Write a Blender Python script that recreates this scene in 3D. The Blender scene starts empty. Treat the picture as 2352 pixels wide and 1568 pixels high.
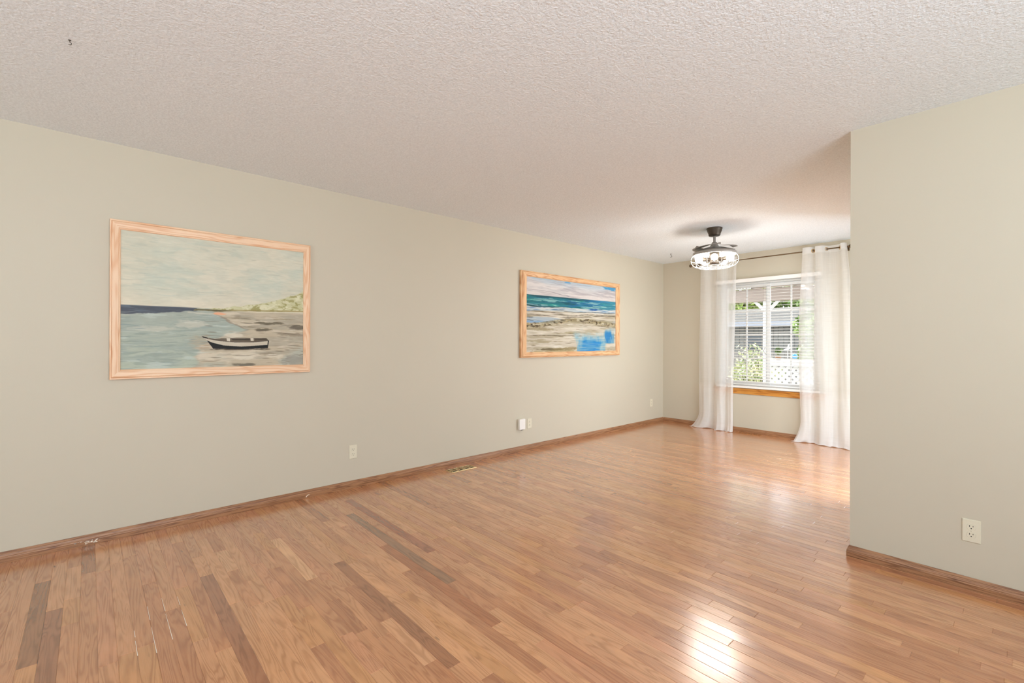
import bpy, bmesh, math, random
import numpy as np
from mathutils import Vector, Matrix

random.seed(7)
PI = math.pi
C = bpy.context.scene.collection
scene = bpy.context.scene

# ------------------------------------------------------------------ camera
CAM_F = 1066.8            # focal length in pixels of the 2352 px wide frame
CAM_YAW, CAM_PITCH, CAM_ROLL = 0.8334, 0.0007, 0.0027
cam_data = bpy.data.cameras.new('camera')
cam_data.sensor_width = 36.0
cam_data.sensor_fit = 'HORIZONTAL'
cam_data.lens = 36.0 * CAM_F / 2352.0
cam_data.clip_start = 0.02
cam = bpy.data.objects.new('camera', cam_data)
C.objects.link(cam)
_f = Vector((-math.sin(CAM_YAW) * math.cos(CAM_PITCH), math.cos(CAM_YAW) * math.cos(CAM_PITCH), math.sin(CAM_PITCH)))
_r = Vector((math.cos(CAM_YAW), math.sin(CAM_YAW), 0))
_u = _r.cross(_f)
_r2 = _r * math.cos(CAM_ROLL) + _u * math.sin(CAM_ROLL)
_u2 = -_r * math.sin(CAM_ROLL) + _u * math.cos(CAM_ROLL)
cam.matrix_world = Matrix(((_r2.x, _u2.x, -_f.x, 3.772), (_r2.y, _u2.y, -_f.y, 0.0), (_r2.z, _u2.z, -_f.z, 1.2237), (0, 0, 0, 1)))
scene.camera = cam

# ------------------------------------------------------------------ view, world, sun, added fill lights
scene.view_settings.view_transform = 'Standard'
scene.view_settings.look = 'None'
scene.view_settings.exposure = 0.52
scene.view_settings.gamma = 1.0
scene.view_settings.use_curve_mapping = False
scene.cycles.max_bounces = 14
scene.cycles.diffuse_bounces = 8
scene.cycles.transparent_max_bounces = 16
scene.cycles.sample_clamp_indirect = 6.0

world = bpy.data.worlds.new('world')
scene.world = world
world.use_nodes = True
wn = world.node_tree
for n in list(wn.nodes):
    wn.nodes.remove(n)
w_out = wn.nodes.new('ShaderNodeOutputWorld')
w_bg = wn.nodes.new('ShaderNodeBackground')
w_bg.inputs[0].default_value = (0.88, 0.94, 1.0, 1)
w_bg.inputs[1].default_value = 3.0
wn.links.new(w_bg.outputs[0], w_out.inputs[0])

def light(name, kind, loc, rot, energy, color=(1, 1, 1), size=None, size_y=None):
    d = bpy.data.lights.new(name, kind)
    d.energy = energy
    d.color = color
    if kind == 'AREA':
        d.shape = 'RECTANGLE'
        d.size = size
        d.size_y = size_y
    o = bpy.data.objects.new(name, d)
    C.objects.link(o)
    o.location = loc
    o.rotation_euler = rot
    return o

sun = light('sun', 'SUN', (-6, 2, 9), (math.radians(-28), math.radians(-38), 0), 5.0, (1.0, 0.95, 0.87))
sun.data.angle = math.radians(1.0)
# added fill lights at made-up windows behind and beside the camera
FILL_C = (0.83, 0.985, 1.11)
light('added_rear_fill', 'AREA', (2.5, -2.96, 1.45), (math.radians(145), 0, 0), 16, FILL_C, 1.5, 1.7)
light('added_side_fill', 'AREA', (6.36, 0.1, 1.45), (math.radians(152), 0, math.radians(90)), 140, FILL_C, 2.8, 1.7)
# added fill light at a made-up glazed door, hidden side of dining end
light('added_dining_fill', 'AREA', (3.24, 5.1, 0.95), (math.radians(70), 0, math.radians(50)), 31, FILL_C, 1.7, 1.7)

# room measures
H = 2.44
YB = 6.605        # window wall
YP = 3.236        # face of the partition on the right
XP = 3.1026       # free edge of the partition
YR = -2.8         # rear wall
XR = 6.2          # right wall

# ------------------------------------------------------------------ mesh helpers
class MB:
    def __init__(self):
        self.v, self.f, self.uv, self.smooth, self.mi = [], [], {}, {}, {}
    def add(self, verts, faces, uvs=None, smooth=False, mi=0):
        b = len(self.v)
        self.v += [tuple(p) for p in verts]
        for k, f in enumerate(faces):
            i = len(self.f)
            self.f.append(tuple(b + j for j in f))
            if uvs is not None:
                self.uv[i] = uvs[k]
            self.smooth[i] = smooth
            self.mi[i] = mi
        return self
    def box(self, lo, hi, bevel=0.0, seg=2, mi=0):
        bm = bmesh.new()
        bmesh.ops.create_cube(bm, size=1.0)
        for p in bm.verts:
            p.co = Vector([lo[i] + (p.co[i] + .5) * (hi[i] - lo[i]) for i in range(3)])
        if bevel > 0:
            bmesh.ops.bevel(bm, geom=bm.edges[:], offset=bevel, segments=seg, affect='EDGES', profile=.6)
        self.bm(bm, mi=mi)
        return self
    def bm(self, bm, smooth=False, M=None, mi=0):
        bm.verts.ensure_lookup_table()
        bm.verts.index_update()
        vs = [(M @ p.co if M else p.co.copy()) for p in bm.verts]
        self.add(vs, [[p.index for p in f.verts] for f in bm.faces], smooth=smooth, mi=mi)
        bm.free()
        return self
    def lathe(self, prof, seg=32, axis='Z', o=(0, 0, 0), smooth=True, M=None):
        vs, fs = [], []
        n = len(prof)
        for i in range(seg):
            a = 2 * PI * i / seg
            for (r, z) in prof:
                p = Vector((r * math.cos(a), r * math.sin(a), z))
                if axis == 'X': p = Vector((p.z, p.x, p.y))
                if axis == 'Y': p = Vector((p.y, p.z, p.x))
                if M: p = M @ p
                vs.append((p.x + o[0], p.y + o[1], p.z + o[2]))
        for i in range(seg):
            j = (i + 1) % seg
            for k in range(n - 1):
                fs.append((i * n + k, j * n + k, j * n + k + 1, i * n + k + 1))
        return self.add(vs, fs, smooth=smooth)
    def tube(self, pts, r, seg=8, closed=False, cap=True):
        pts = [Vector(p) for p in pts]
        n = len(pts)
        vs, fs = [], []
        prev = None
        for i, p in enumerate(pts):
            if closed:
                t = (pts[(i + 1) % n] - pts[i - 1])
            else:
                t = pts[min(i + 1, n - 1)] - pts[max(i - 1, 0)]
            t.normalize()
            if prev is None:
                a = Vector((0, 0, 1)) if abs(t.z) < .9 else Vector((1, 0, 0))
                prev = t.cross(a).normalized()
            prev = (prev - t * prev.dot(t)).normalized()
            b = t.cross(prev)
            rr = r[i] if isinstance(r, (list, tuple)) else r
            for k in range(seg):
                a = 2 * PI * k / seg
                vs.append(p + prev * math.cos(a) * rr + b * math.sin(a) * rr)
        m = n if closed else n - 1
        for i in range(m):
            j = (i + 1) % n
            for k in range(seg):
                l = (k + 1) % seg
                fs.append((i * seg + k, i * seg + l, j * seg + l, j * seg + k))
        if cap and not closed:
            fs.append(tuple(range(seg))[::-1])
            fs.append(tuple((n - 1) * seg + k for k in range(seg)))
        return self.add(vs, fs, smooth=True)
    def build(self, name, mat, parent=None, loc=None):
        me = bpy.data.meshes.new(name)
        me.from_pydata(self.v, [], self.f)
        me.polygons.foreach_set('use_smooth', [self.smooth[i] for i in range(len(self.f))])
        mats = mat if isinstance(mat, (list, tuple)) else [mat]
        for m in mats:
            me.materials.append(m)
        if len(mats) > 1:
            me.polygons.foreach_set('material_index', [self.mi[i] for i in range(len(self.f))])
        if self.uv:
            l = me.uv_layers.new(name='UVMap')
            for p in me.polygons:
                u = self.uv.get(p.index)
                if u:
                    for k, li in enumerate(p.loop_indices):
                        l.data[li].uv = u[k]
        me.update()
        o = bpy.data.objects.new(name, me)
        C.objects.link(o)
        if parent:
            o.parent = parent
        if loc:
            o.location = loc
        return o

def thing(name, label, cat, loc=(0, 0, 0), rz=0.0, group=None):
    o = bpy.data.objects.new(name, None)
    C.objects.link(o)
    o.location = loc
    o.rotation_euler = (0, 0, rz)
    o.empty_display_size = .05
    return tag(o, label, cat, group)

def tag(o, label, cat, group=None):
    o['label'] = label
    o['category'] = cat
    if group:
        o['group'] = group
    return o

def struct(o):
    o['kind'] = 'structure'
    return o

# ------------------------------------------------------------------ material helpers
class NT:
    def __init__(self, name):
        self.m = bpy.data.materials.new(name)
        self.m.use_nodes = True
        self.t = self.m.node_tree
        self.b = self.t.nodes['Principled BSDF']
        self.out = self.t.nodes['Material Output']
    def n(self, typ, **kw):
        x = self.t.nodes.new('ShaderNode' + typ)
        for k, v in kw.items():
            setattr(x, k, v)
        return x
    def l(self, a, b):
        self.t.links.new(a, b)
    def setv(self, sock, val):
        if hasattr(val, 'is_output'):
            self.l(val, sock)
        else:
            sock.default_value = val
    def math(self, op, a, b=0.0, c=None):
        x = self.n('Math', operation=op)
        self.setv(x.inputs[0], a)
        self.setv(x.inputs[1], b)
        if c is not None:
            self.setv(x.inputs[2], c)
        return x.outputs[0]
    def mix(self, f, a, b, mode='MIX'):
        x = self.n('Mix', data_type='RGBA', blend_type=mode)
        self.setv(x.inputs[0], f)
        self.setv(x.inputs[6], a)
        self.setv(x.inputs[7], b)
        return x.outputs[2]
    def ramp(self, f, stops):
        x = self.n('ValToRGB')
        e = x.color_ramp.elements
        while len(e) < len(stops):
            e.new(.5)
        for i, (p, c) in enumerate(stops):
            e[i].position = p
            e[i].color = (c[0], c[1], c[2], 1) if not isinstance(c, float) else (c, c, c, 1)
        self.l(f, x.inputs[0])
        return x.outputs[0]
    def noise(self, vec, scale, detail=3, rough=.5, dist=0.0):
        x = self.n('TexNoise')
        if vec is not None:
            self.l(vec, x.inputs['Vector'])
        x.inputs['Scale'].default_value = scale
        x.inputs['Detail'].default_value = detail
        x.inputs['Roughness'].default_value = rough
        x.inputs['Distortion'].default_value = dist
        return x.outputs['Fac']
    def coord(self, which='Object', scale=(1, 1, 1)):
        x = self.n('TexCoord')
        m = self.n('Mapping')
        m.inputs['Scale'].default_value = scale
        self.l(x.outputs[which], m.inputs[0])
        return m.outputs[0]
    def bump(self, h, strength=.3, dist=.001):
        x = self.n('Bump')
        x.inputs['Strength'].default_value = strength
        x.inputs['Distance'].default_value = dist
        self.l(h, x.inputs['Height'])
        self.l(x.outputs[0], self.b.inputs['Normal'])
    def p(self, **kw):
        names = dict(col='Base Color', rough='Roughness', metal='Metallic', spec='Specular IOR Level', ior='IOR', trans='Transmission Weight', coat='Coat Weight', alpha='Alpha')
        for k, v in kw.items():
            s = self.b.inputs[names[k]]
            if k == 'col' and isinstance(v, tuple):
                v = (v[0], v[1], v[2], 1)
            self.setv(s, v)
        return self

def srgb(r, g, b):
    def f(c):
        c /= 255.0
        return c / 12.92 if c <= .04045 else ((c + .055) / 1.055) ** 2.4
    return (f(r), f(g), f(b))

def plain(name, col, rough=.5, metal=0.0, var=.06, scale=30.0):
    t = NT(name)
    nz = t.noise(t.coord('Object'), scale, 3)
    c = t.mix(nz, tuple(max(0, x * (1 - var)) for x in col) + (1,), tuple(min(1, x * (1 + var)) for x in col) + (1,))
    t.p(col=c, rough=rough, metal=metal)
    return t.m

def wall_paint(name, col):
    t = NT(name)
    co = t.coord('Object')
    nz = t.noise(co, 1.3, 3)
    c = t.mix(nz, tuple(x * .975 for x in col) + (1,), tuple(min(1, x * 1.02) for x in col) + (1,))
    t.p(col=c, rough=.55, spec=.35)
    t.bump(t.noise(co, 160, 3), .12, .001)
    return t.m

def wood(name, light_c, dark_c, pore_c, rough=.4, band=9.0, ux=1.0, vx=1.0, coat=0.0, pore=.35):
    """oak: stretched contour-line grain plus fine pores, from the UV map (u along the board)"""
    t = NT(name)
    uv = t.coord('UV', (ux, vx, 1))
    m1 = t.n('Mapping'); m1.inputs['Scale'].default_value = (1.1, 9.0, 1); t.l(uv, m1.inputs[0])
    n1 = t.noise(m1.outputs[0], 1.6, 2, .45, .35)
    rings = t.math('SINE', t.math('MULTIPLY', n1, band * 6.28))
    rings = t.math('MULTIPLY_ADD', rings, .5, .5)
    rings = t.math('POWER', rings, 2.2)
    m2 = t.n('Mapping'); m2.inputs['Scale'].default_value = (14, 520, 1); t.l(uv, m2.inputs[0])
    n2 = t.noise(m2.outputs[0], 1.0, 3, .6)
    pores = t.ramp(n2, [(.45, 0.0), (.72, 1.0)])
    c = t.mix(rings, light_c + (1,), dark_c + (1,))
    c = t.mix(t.math('MULTIPLY', pores, pore), c, pore_c + (1,))
    n3 = t.noise(uv, 2.5, 2)
    c = t.mix(t.math('MULTIPLY', n3, .18), c, tuple(x * .6 for x in light_c) + (1,))
    t.p(col=c, rough=rough, coat=coat)
    t.bump(pores, -.15, .0006)
    return t.m

# ------------------------------------------------------------------ materials
WALL_C = srgb(199, 191, 172)
M_wall = wall_paint('cream_wall_paint', WALL_C)

t = NT('popcorn_ceiling')
co = t.coord('Object')
n_a = t.noise(co, 95, 3, .6)
n_b = t.noise(co, 38, 2, .5)
hh = t.math('ADD', t.math('MULTIPLY', n_a, .7), t.math('MULTIPLY', n_b, .5))
c = t.mix(t.ramp(n_a, [(.35, 0.0), (.65, 1.0)]), srgb(226, 234, 238) + (1,), srgb(240, 248, 252) + (1,))
t.p(col=c, rough=.95, spec=.1)
t.bump(hh, .85, .006)
M_ceil = t.m

# floor boards: per-board tone comes from a colour attribute, grain from the UV map
t = NT('oak_strip_floor')
at = t.n('Attribute', attribute_name='tone')
sp = t.n('SeparateColor'); t.l(at.outputs['Color'], sp.inputs[0])
uv = t.coord('UV')
m1 = t.n('Mapping'); m1.inputs['Scale'].default_value = (1.0, 11.0, 1); t.l(uv, m1.inputs[0])
n1 = t.noise(m1.outputs[0], 1.5, 2, .42, .5)
rings = t.math('MULTIPLY_ADD', t.math('SINE', t.math('MULTIPLY', n1, 74.0)), .5, .5)
rings = t.math('POWER', rings, 2.0)
m2 = t.n('Mapping'); m2.inputs['Scale'].default_value = (9, 420, 1); t.l(uv, m2.inputs[0])
n2 = t.noise(m2.outputs[0], 1.0, 3, .6)
pores = t.ramp(n2, [(.46, 0.0), (.75, 1.0)])
m3 = t.n('Mapping'); m3.inputs['Scale'].default_value = (1.6, 7.0, 1); t.l(uv, m3.inputs[0])
n3 = t.noise(m3.outputs[0], 2.2, 4, .55)
base = at.outputs['Color']
dark = t.mix(1.0, base, (.66, .57, .50, 1), 'MULTIPLY')
c = t.mix(t.math('MULTIPLY', rings, .75), base, dark)
c = t.mix(t.math('MULTIPLY', pores, .5), c, dark)
lite = t.mix(1.0, base, (1.22, 1.20, 1.17, 1), 'MULTIPLY')
c = t.mix(t.ramp(n3, [(.45, 0.0), (.75, .75)]), c, lite)
# small dark knots and mineral streaks
m4 = t.n('Mapping'); m4.inputs['Scale'].default_value = (3.0, 9.0, 1); t.l(uv, m4.inputs[0])
n4 = t.noise(m4.outputs[0], 1.9, 2, .5)
c = t.mix(t.ramp(n4, [(.73, 0.0), (.80, .7)]), c, (.10, .055, .03, 1))
rg = t.math('MULTIPLY_ADD', t.noise(t.coord('Object'), 5.0, 4), .10, .19)
t.p(col=c, rough=rg, spec=.5, coat=1.0)
t.b.inputs['Coat Roughness'].default_value = .19
t.b.inputs['Coat IOR'].default_value = 1.65
t.bump(t.math('ADD', t.math('MULTIPLY', pores, -.5), t.math('MULTIPLY', t.noise(t.coord('Object', (2, 14, 1)), 3.0, 2), 3.0)), .10, .0009)
M_floor = t.m

M_base = wood('oak_baseboard', srgb(172, 124, 86), srgb(124, 80, 50), srgb(84, 52, 32), .38, 7.0, 1.0, 3.2)
M_sill = wood('honey_pine_trim', srgb(212, 148, 66), srgb(176, 108, 38), srgb(130, 74, 22), .4, 6.0, 1.0, 1.4, pore=.2)
M_frame = wood('pale_oak_frame', srgb(240, 206, 172), srgb(226, 178, 138), srgb(204, 146, 104), .45, 8.0, 1.0, 1.1, pore=.25)
M_frame2 = wood('golden_oak_frame', srgb(232, 190, 142), srgb(206, 150, 102), srgb(184, 124, 78), .45, 8.0, 1.0, 1.1, pore=.25)

M_ivory = plain('ivory_plastic', srgb(219, 212, 190), .35, var=.015)
M_white_plastic = plain('white_plastic', srgb(238, 234, 228), .35, var=.01)
M_slot = plain('dark_slot', (.02, .018, .012), .6)
M_vinyl = plain('white_vinyl', srgb(236, 236, 236), .35, var=.01)
M_blind = plain('white_slat', srgb(240, 238, 234), .4, var=.01)
M_brass = plain('brass', (.72, .56, .32), .32, .9)
M_brass_dark = plain('brown_enamel', srgb(170, 112, 66), .4, .2)
M_bronze = plain('dark_bronze', (.085, .068, .052), .38, .7)
M_fan = plain('grey_bronze_metal', (.34, .325, .30), .42, .35)
M_cage = plain('wire_grey', (.45, .43, .40), .5, .2)
M_rod = plain('bronze_rod', (.16, .10, .05), .35, .8)
M_grommet = plain('gold_grommet', (.70, .50, .24), .3, .9)
M_hook = plain('hook_metal', (.10, .09, .075), .4, .8)

t = NT('bulb_glow')
t.b.inputs['Base Color'].default_value = (1, 1, 1, 1)
t.b.inputs['Emission Color'].default_value = (1.0, .95, .87, 1)
t.b.inputs['Emission Strength'].default_value = 100.0
M_bulb = t.m

t = NT('window_glass')
for n in list(t.t.nodes):
    if n != t.out:
        t.t.nodes.remove(n)
fr = t.n('Fresnel'); fr.inputs[0].default_value = 1.45
tr = t.n('BsdfTransparent'); tr.inputs[0].default_value = (.94, .96, .95, 1)
gl = t.n('BsdfGlossy'); gl.inputs['Roughness'].default_value = .02
mx = t.n('MixShader')
t.l(fr.outputs[0], mx.inputs[0]); t.l(tr.outputs[0], mx.inputs[1]); t.l(gl.outputs[0], mx.inputs[2])
t.l(mx.outputs[0], t.out.inputs[0])
M_glass = t.m

t = NT('white_sheer_linen')
for n in list(t.t.nodes):
    if n != t.out:
        t.t.nodes.remove(n)
at = t.n('Attribute', attribute_name='dens')
uvm = t.coord('UV')
mw = t.n('Mapping'); mw.inputs['Scale'].default_value = (160, 2.2, 1); t.l(uvm, mw.inputs[0])
slub = t.noise(mw.outputs[0], 1.0, 3, .6)
mw2 = t.n('Mapping'); mw2.inputs['Scale'].default_value = (3, 200, 1); t.l(uvm, mw2.inputs[0])
slub2 = t.noise(mw2.outputs[0], 1.0, 3, .6)
opac = t.math('ADD', at.outputs['Fac'], t.math('MULTIPLY_ADD', t.math('ADD', slub, slub2), .14, -.14))
opac.node.use_clamp = True
colr = t.mix(slub, srgb(250, 249, 247) + (1,), srgb(254, 253, 252) + (1,))
df = t.n('BsdfDiffuse'); t.l(colr, df.inputs[0])
tl = t.n('BsdfTranslucent'); t.l(colr, tl.inputs[0])
m_a = t.n('MixShader'); m_a.inputs[0].default_value = .5
t.l(df.outputs[0], m_a.inputs[1]); t.l(tl.outputs[0], m_a.inputs[2])
tp = t.n('BsdfTransparent')
m_b = t.n('MixShader')
t.l(opac, m_b.inputs[0]); t.l(tp.outputs[0], m_b.inputs[1]); t.l(m_a.outputs[0], m_b.inputs[2])
bp = t.n('Bump'); bp.inputs['Strength'].default_value = .25; bp.inputs['Distance'].default_value = .002
t.l(t.math('ADD', slub, slub2), bp.inputs['Height'])
t.l(bp.outputs[0], df.inputs['Normal'])
t.l(m_b.outputs[0], t.out.inputs[0])
M_sheer = t.m

# ------------------------------------------------------------------ room shell
def quad_wall(name, lo, hi, mat=None):
    return struct(MB().box(lo, hi).build(name, mat or M_wall))

quad_wall('wall_left', (-.14, YR - .15, -.02), (0, YB + .15, H + .12))
# window wall with its opening
OX0, OX1, OZ0, OZ1 = .87, 2.10, .60, 2.06
mb = MB()
mb.box((-.0, YB, 0), (OX0, YB + .15, H))
mb.box((OX1, YB, 0), (XP, YB + .15, H))
mb.box((OX0, YB, 0), (OX1, YB + .15, OZ0))
mb.box((OX0, YB, OZ1), (OX1, YB + .15, H))
struct(mb.build('wall_back', M_wall))
# partition facing the camera, and the dining-side wall that carries on from its corner
quad_wall('wall_partition', (XP, YP, 0), (XR, YP + .12, H))
DY0, DY1, DZ1 = 4.2, 6.0, 2.1  # made-up door opening, added to let fill light into the dining end
mb = MB()
mb.box((XP, YP + .12, 0), (XP + .12, DY0, H)); mb.box((XP, DY1, 0), (XP + .12, YB + .15, H))
mb.box((XP, DY0, DZ1), (XP + .12, DY1, H))
struct(mb.build('wall_dining', M_wall))
# right wall and rear wall of the front room, each with an added opening for fill light
SY0, SY1, SZ0, SZ1 = -1.3, 1.5, .6, 2.3
mb = MB()
mb.box((XR, YR, 0), (XR + .15, SY0, H)); mb.box((XR, SY1, 0), (XR + .15, YP + .12, H))
mb.box((XR, SY0, 0), (XR + .15, SY1, SZ0)); mb.box((XR, SY0, SZ1), (XR + .15, SY1, H))
struct(mb.build('wall_right', M_wall))
RX0, RX1 = 1.7, 3.3
mb = MB()
mb.box((0, YR - .15, 0), (RX0, YR, H)); mb.box((RX1, YR - .15, 0), (XR + .15, YR, H))
mb.box((RX0, YR - .15, 0), (RX1, YR, SZ0)); mb.box((RX0, YR - .15, SZ1), (RX1, YR, H))
struct(mb.build('wall_rear', M_wall))
struct(MB().box((-.14, YR - .15, H), (XR + .15, YB + .15, H + .12)).build('ceiling', M_ceil))

def added_frame(name, axis, a0, a1, z0, z1, d, n):
    mb = MB()
    def b(p0, p1, q0, q1):
        if axis == 'x':
            mb.box((p0, d - .03, q0), (p1, d + .03, q1), .004)
        else:
            mb.box((d - .03, p0, q0), (d + .03, p1, q1), .004)
    b(a0, a1, z0, z0 + .06); b(a0, a1, z1 - .06, z1)
    for k in range(n + 1):
        c = a0 + .03 + (a1 - a0 - .06) * k / n
        b(c - .03, c + .03, z0 + .06, z1 - .06)
    return struct(mb.build(name, M_vinyl))
added_frame('window_added_rear', 'x', RX0, RX1, SZ0, SZ1, YR - .08, 2)  # unseen window frame, added in front of the rear fill light
added_frame('door_added_dining', 'y', DY0, DY1, 0.0, DZ1, XP + .06, 2)  # made-up door frame that goes with the dining fill light
added_frame('window_added_side', 'y', SY0, SY1, SZ0, SZ1, XR + .08, 2)  # made-up window frame for the added side fill light

# ---- oak strip floor: every board bevelled, its own tone, grain and tilt
FX0, FX1, FY0, FY1 = 0.0, XR, YR, YB
BW, BOFF = .057, .0255
TONES = [((196, 150, 116), 5), ((188, 140, 106), 5), ((204, 160, 124), 4), ((180, 130, 98), 3), ((194, 144, 114), 4),
         ((172, 122, 90), 2), ((206, 162, 126), 2), ((170, 122, 92), 1), ((198, 152, 108), 3)]
TPOOL = [c for c, k in TONES for _ in range(k)]
SPECIAL = [(.99, 1.344, (146, 112, 88)), (1.12, .86, (214, 174, 138)), (1.089, .46, (160, 114, 88)), (1.03, -.165, (150, 108, 78)),
           (.817, -.11, (156, 110, 82)), (1.277, 1.458, (158, 104, 80)), (2.10, 1.012, (156, 110, 80)), (1.967, .96, (208, 164, 130)),
           (.305, .009, (160, 116, 88)), (.647, .548, (206, 164, 128)), (1.932, 1.292, (168, 112, 76))]
vs, fs, uvs, tones = [], [], [], []
rng = random.Random(21)
row0 = math.floor((FY0 - BOFF) / BW)
y = BOFF + row0 * BW
while y < FY1:
    y0, y1 = max(y, FY0), min(y + BW, FY1)
    y += BW
    if y1 - y0 < .004:
        continue
    x = FX0 - rng.random() * .8
    while x < FX1:
        L = rng.choice([.28, .38, .5, .62, .75, .9, 1.05, 1.2]) * rng.uniform(.85, 1.15)
        x0, x1 = max(x, FX0), min(x + L, FX1)
        x += L
        if x1 - x0 < .01:
            continue
        col = rng.choice(TPOOL)
        for sx, sy, sc in SPECIAL:
            if x0 <= sx < x1 and y0 <= sy < y1:
                col = sc
        if col in TPOOL:
            col = tuple(q + (m - q) * .28 for q, m in zip(col, (192, 145, 110)))
        k = rng.uniform(.975, 1.025)
        lin = [min(1, q * k * m_) for q, m_ in zip(srgb(*col), (1.04, .89, .715))]
        bx = .0015; dz = .0011
        ta, tb = rng.gauss(0, .00007), rng.gauss(0, .00016)
        b = len(vs)
        e = .0002
        vs += [(x0 + bx, y0 + bx, ta - tb + e), (x1 - bx, y0 + bx, -ta - tb + e), (x1 - bx, y1 - bx, -ta + tb + e), (x0 + bx, y1 - bx, ta + tb + e),
               (x0, y0, -dz), (x1, y0, -dz), (x1, y1, -dz), (x0, y1, -dz)]
        ou, ov = rng.uniform(0, 60), rng.uniform(0, 60)
        def q(i):
            return (vs[b + i][0] + ou, vs[b + i][1] - y0 + ov)
        for f in ((0, 1, 2, 3), (4, 5, 1, 0), (5, 6, 2, 1), (6, 7, 3, 2), (7, 4, 0, 3)):
            fs.append(tuple(b + i for i in f))
            uvs.append([q(i) for i in f])
            tones.append(lin)
# pale wear along a few seams near the left wall
for (xa, xb_, yy) in ((1.02, 1.16, .2545), (1.19, 1.43, .2535), (1.06, 1.20, .1975), (1.27, 1.49, .1965), (1.05, 1.15, .3115), (1.20, 1.36, .3105), (1.25, 1.31, .1405), (1.34, 1.46, .1395)):
    b = len(vs)
    w = .0011
    vs += [(xa, yy - w * .4, .0012), (xb_, yy - w, .0012), (xb_, yy + w, .0012), (xa, yy + w * .5, .0012)]
    fs.append((b, b + 1, b + 2, b + 3)); uvs.append([(5.5, 5.5)] * 4); tones.append(srgb(248, 236, 220))
me = bpy.data.meshes.new('floor')
me.from_pydata(vs, [], fs)
me.uv_layers.new(name='UVMap')
me.color_attributes.new('tone', 'FLOAT_COLOR', 'CORNER')
me.uv_layers['UVMap'].data.foreach_set('uv', [c for q_ in uvs for p_ in q_ for c in p_])
me.color_attributes['tone'].data.foreach_set('color', [c for k, f in enumerate(fs) for _ in f for c in (*tones[k], 1.0)])
me.materials.append(M_floor)
fl = bpy.data.objects.new('floor', me)
C.objects.link(fl)
struct(fl)
struct(MB().box((FX0 - .14, FY0 - .15, -.12), (FX1 + .15, FY1 + .15, -.003)).build('subfloor', plain('subfloor_board', (.12, .08, .05), .8)))

# ---- baseboards: one moulded profile swept with mitred corners
PROF = [(0, 0), (.0135, 0), (.0140, .004), (.0140, .030), (.0125, .034), (.0132, .037), (.0105, .043), (.0085, .049), (.0088, .051), (.0050, .058), (.0030, .062), (0, .062)]
def sweep(path, side):
    """path: list of 2D points; profile offset goes to the given side (+1 left of travel, -1 right)"""
    mb = MB()
    n = len(path)
    P = [Vector(p) for p in path]
    offs = []
    for i in range(n):
        d = []
        if i > 0: d.append((P[i] - P[i - 1]).normalized())
        if i < n - 1: d.append((P[i + 1] - P[i]).normalized())
        ns = [Vector((-q.y, q.x)) * side for q in d]
        if len(ns) == 1:
            offs.append(ns[0])
        else:
            m = (ns[0] + ns[1])
            offs.append(m / (m.dot(ns[0])))
    lens = [0.0]
    for i in range(1, n):
        lens.append(lens[-1] + (P[i] - P[i - 1]).length)
    arc = [0.0]
    for k in range(1, len(PROF)):
        arc.append(arc[-1] + math.dist(PROF[k], PROF[k - 1]))
    m = len(PROF)
    V = [(P[i].x + offs[i].x * a, P[i].y + offs[i].y * a, z) for i in range(n) for (a, z) in PROF]
    F, U = [], []
    for i in range(n - 1):
        for k in range(m - 1):
            f = (i * m + k, (i + 1) * m + k, (i + 1) * m + k + 1, i * m + k + 1)
            uvq = [(lens[i], arc[k]), (lens[i + 1], arc[k]), (lens[i + 1], arc[k + 1]), (lens[i], arc[k + 1])]
            if side > 0:
                f, uvq = f[::-1], uvq[::-1]
            F.append(f); U.append(uvq)
    F.append(tuple(range(m))); U.append([(0, a) for a in arc])
    F.append(tuple((n - 1) * m + k for k in range(m))[::-1]); U.append([(0, a) for a in arc][::-1])
    mb.add(V, F, U)
    return mb
bb_left = struct(sweep([(0, YR), (0, YB)], -1).build('baseboard_left', M_base))
struct(sweep([(0.014, YB), (XP, YB)], -1).build('baseboard_back', M_base))
struct(sweep([(XR, YP), (XP, YP), (XP, DY0 - .02)], 1).build('baseboard_right', M_base))
chips = MB()
rng = random.Random(5)
for (cy, n) in ((-.05, 4), (-.012, 14), (.02, 12)):
    for _ in range(n):
        a, z = cy + rng.gauss(0, .011), .020 + rng.uniform(-.008, .010)
        s = rng.uniform(.0006, .0026)
        chips.add([(.0143, a - s * 2, z - s * .6), (.0143, a + s * 1.4, z - s), (.0143, a + s * 2, z + s * .8), (.0143, a - s, z + s)], [(0, 1, 2, 3)])
o = chips.build('paint_chip', plain('bare_primer', srgb(236, 224, 206), .7), bb_left)
o['label'] = 'white chipped spots on the baseboard'
o['kind'] = 'stuff'
M_filler = o.data.materials[0]
o = MB().add([(.0143, 1.246, .012), (.0143, 1.250, .006), (.0143, 1.262, .020), (.0143, 1.259, .026)], [(0, 1, 2, 3)]).add([(.0143, 1.262, .02), (.0143, 1.275, .022), (.0143, 1.273, .026), (.0143, 1.26, .025)], [(0, 1, 2, 3)]).build('paint_scuff', M_filler, bb_left)

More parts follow.
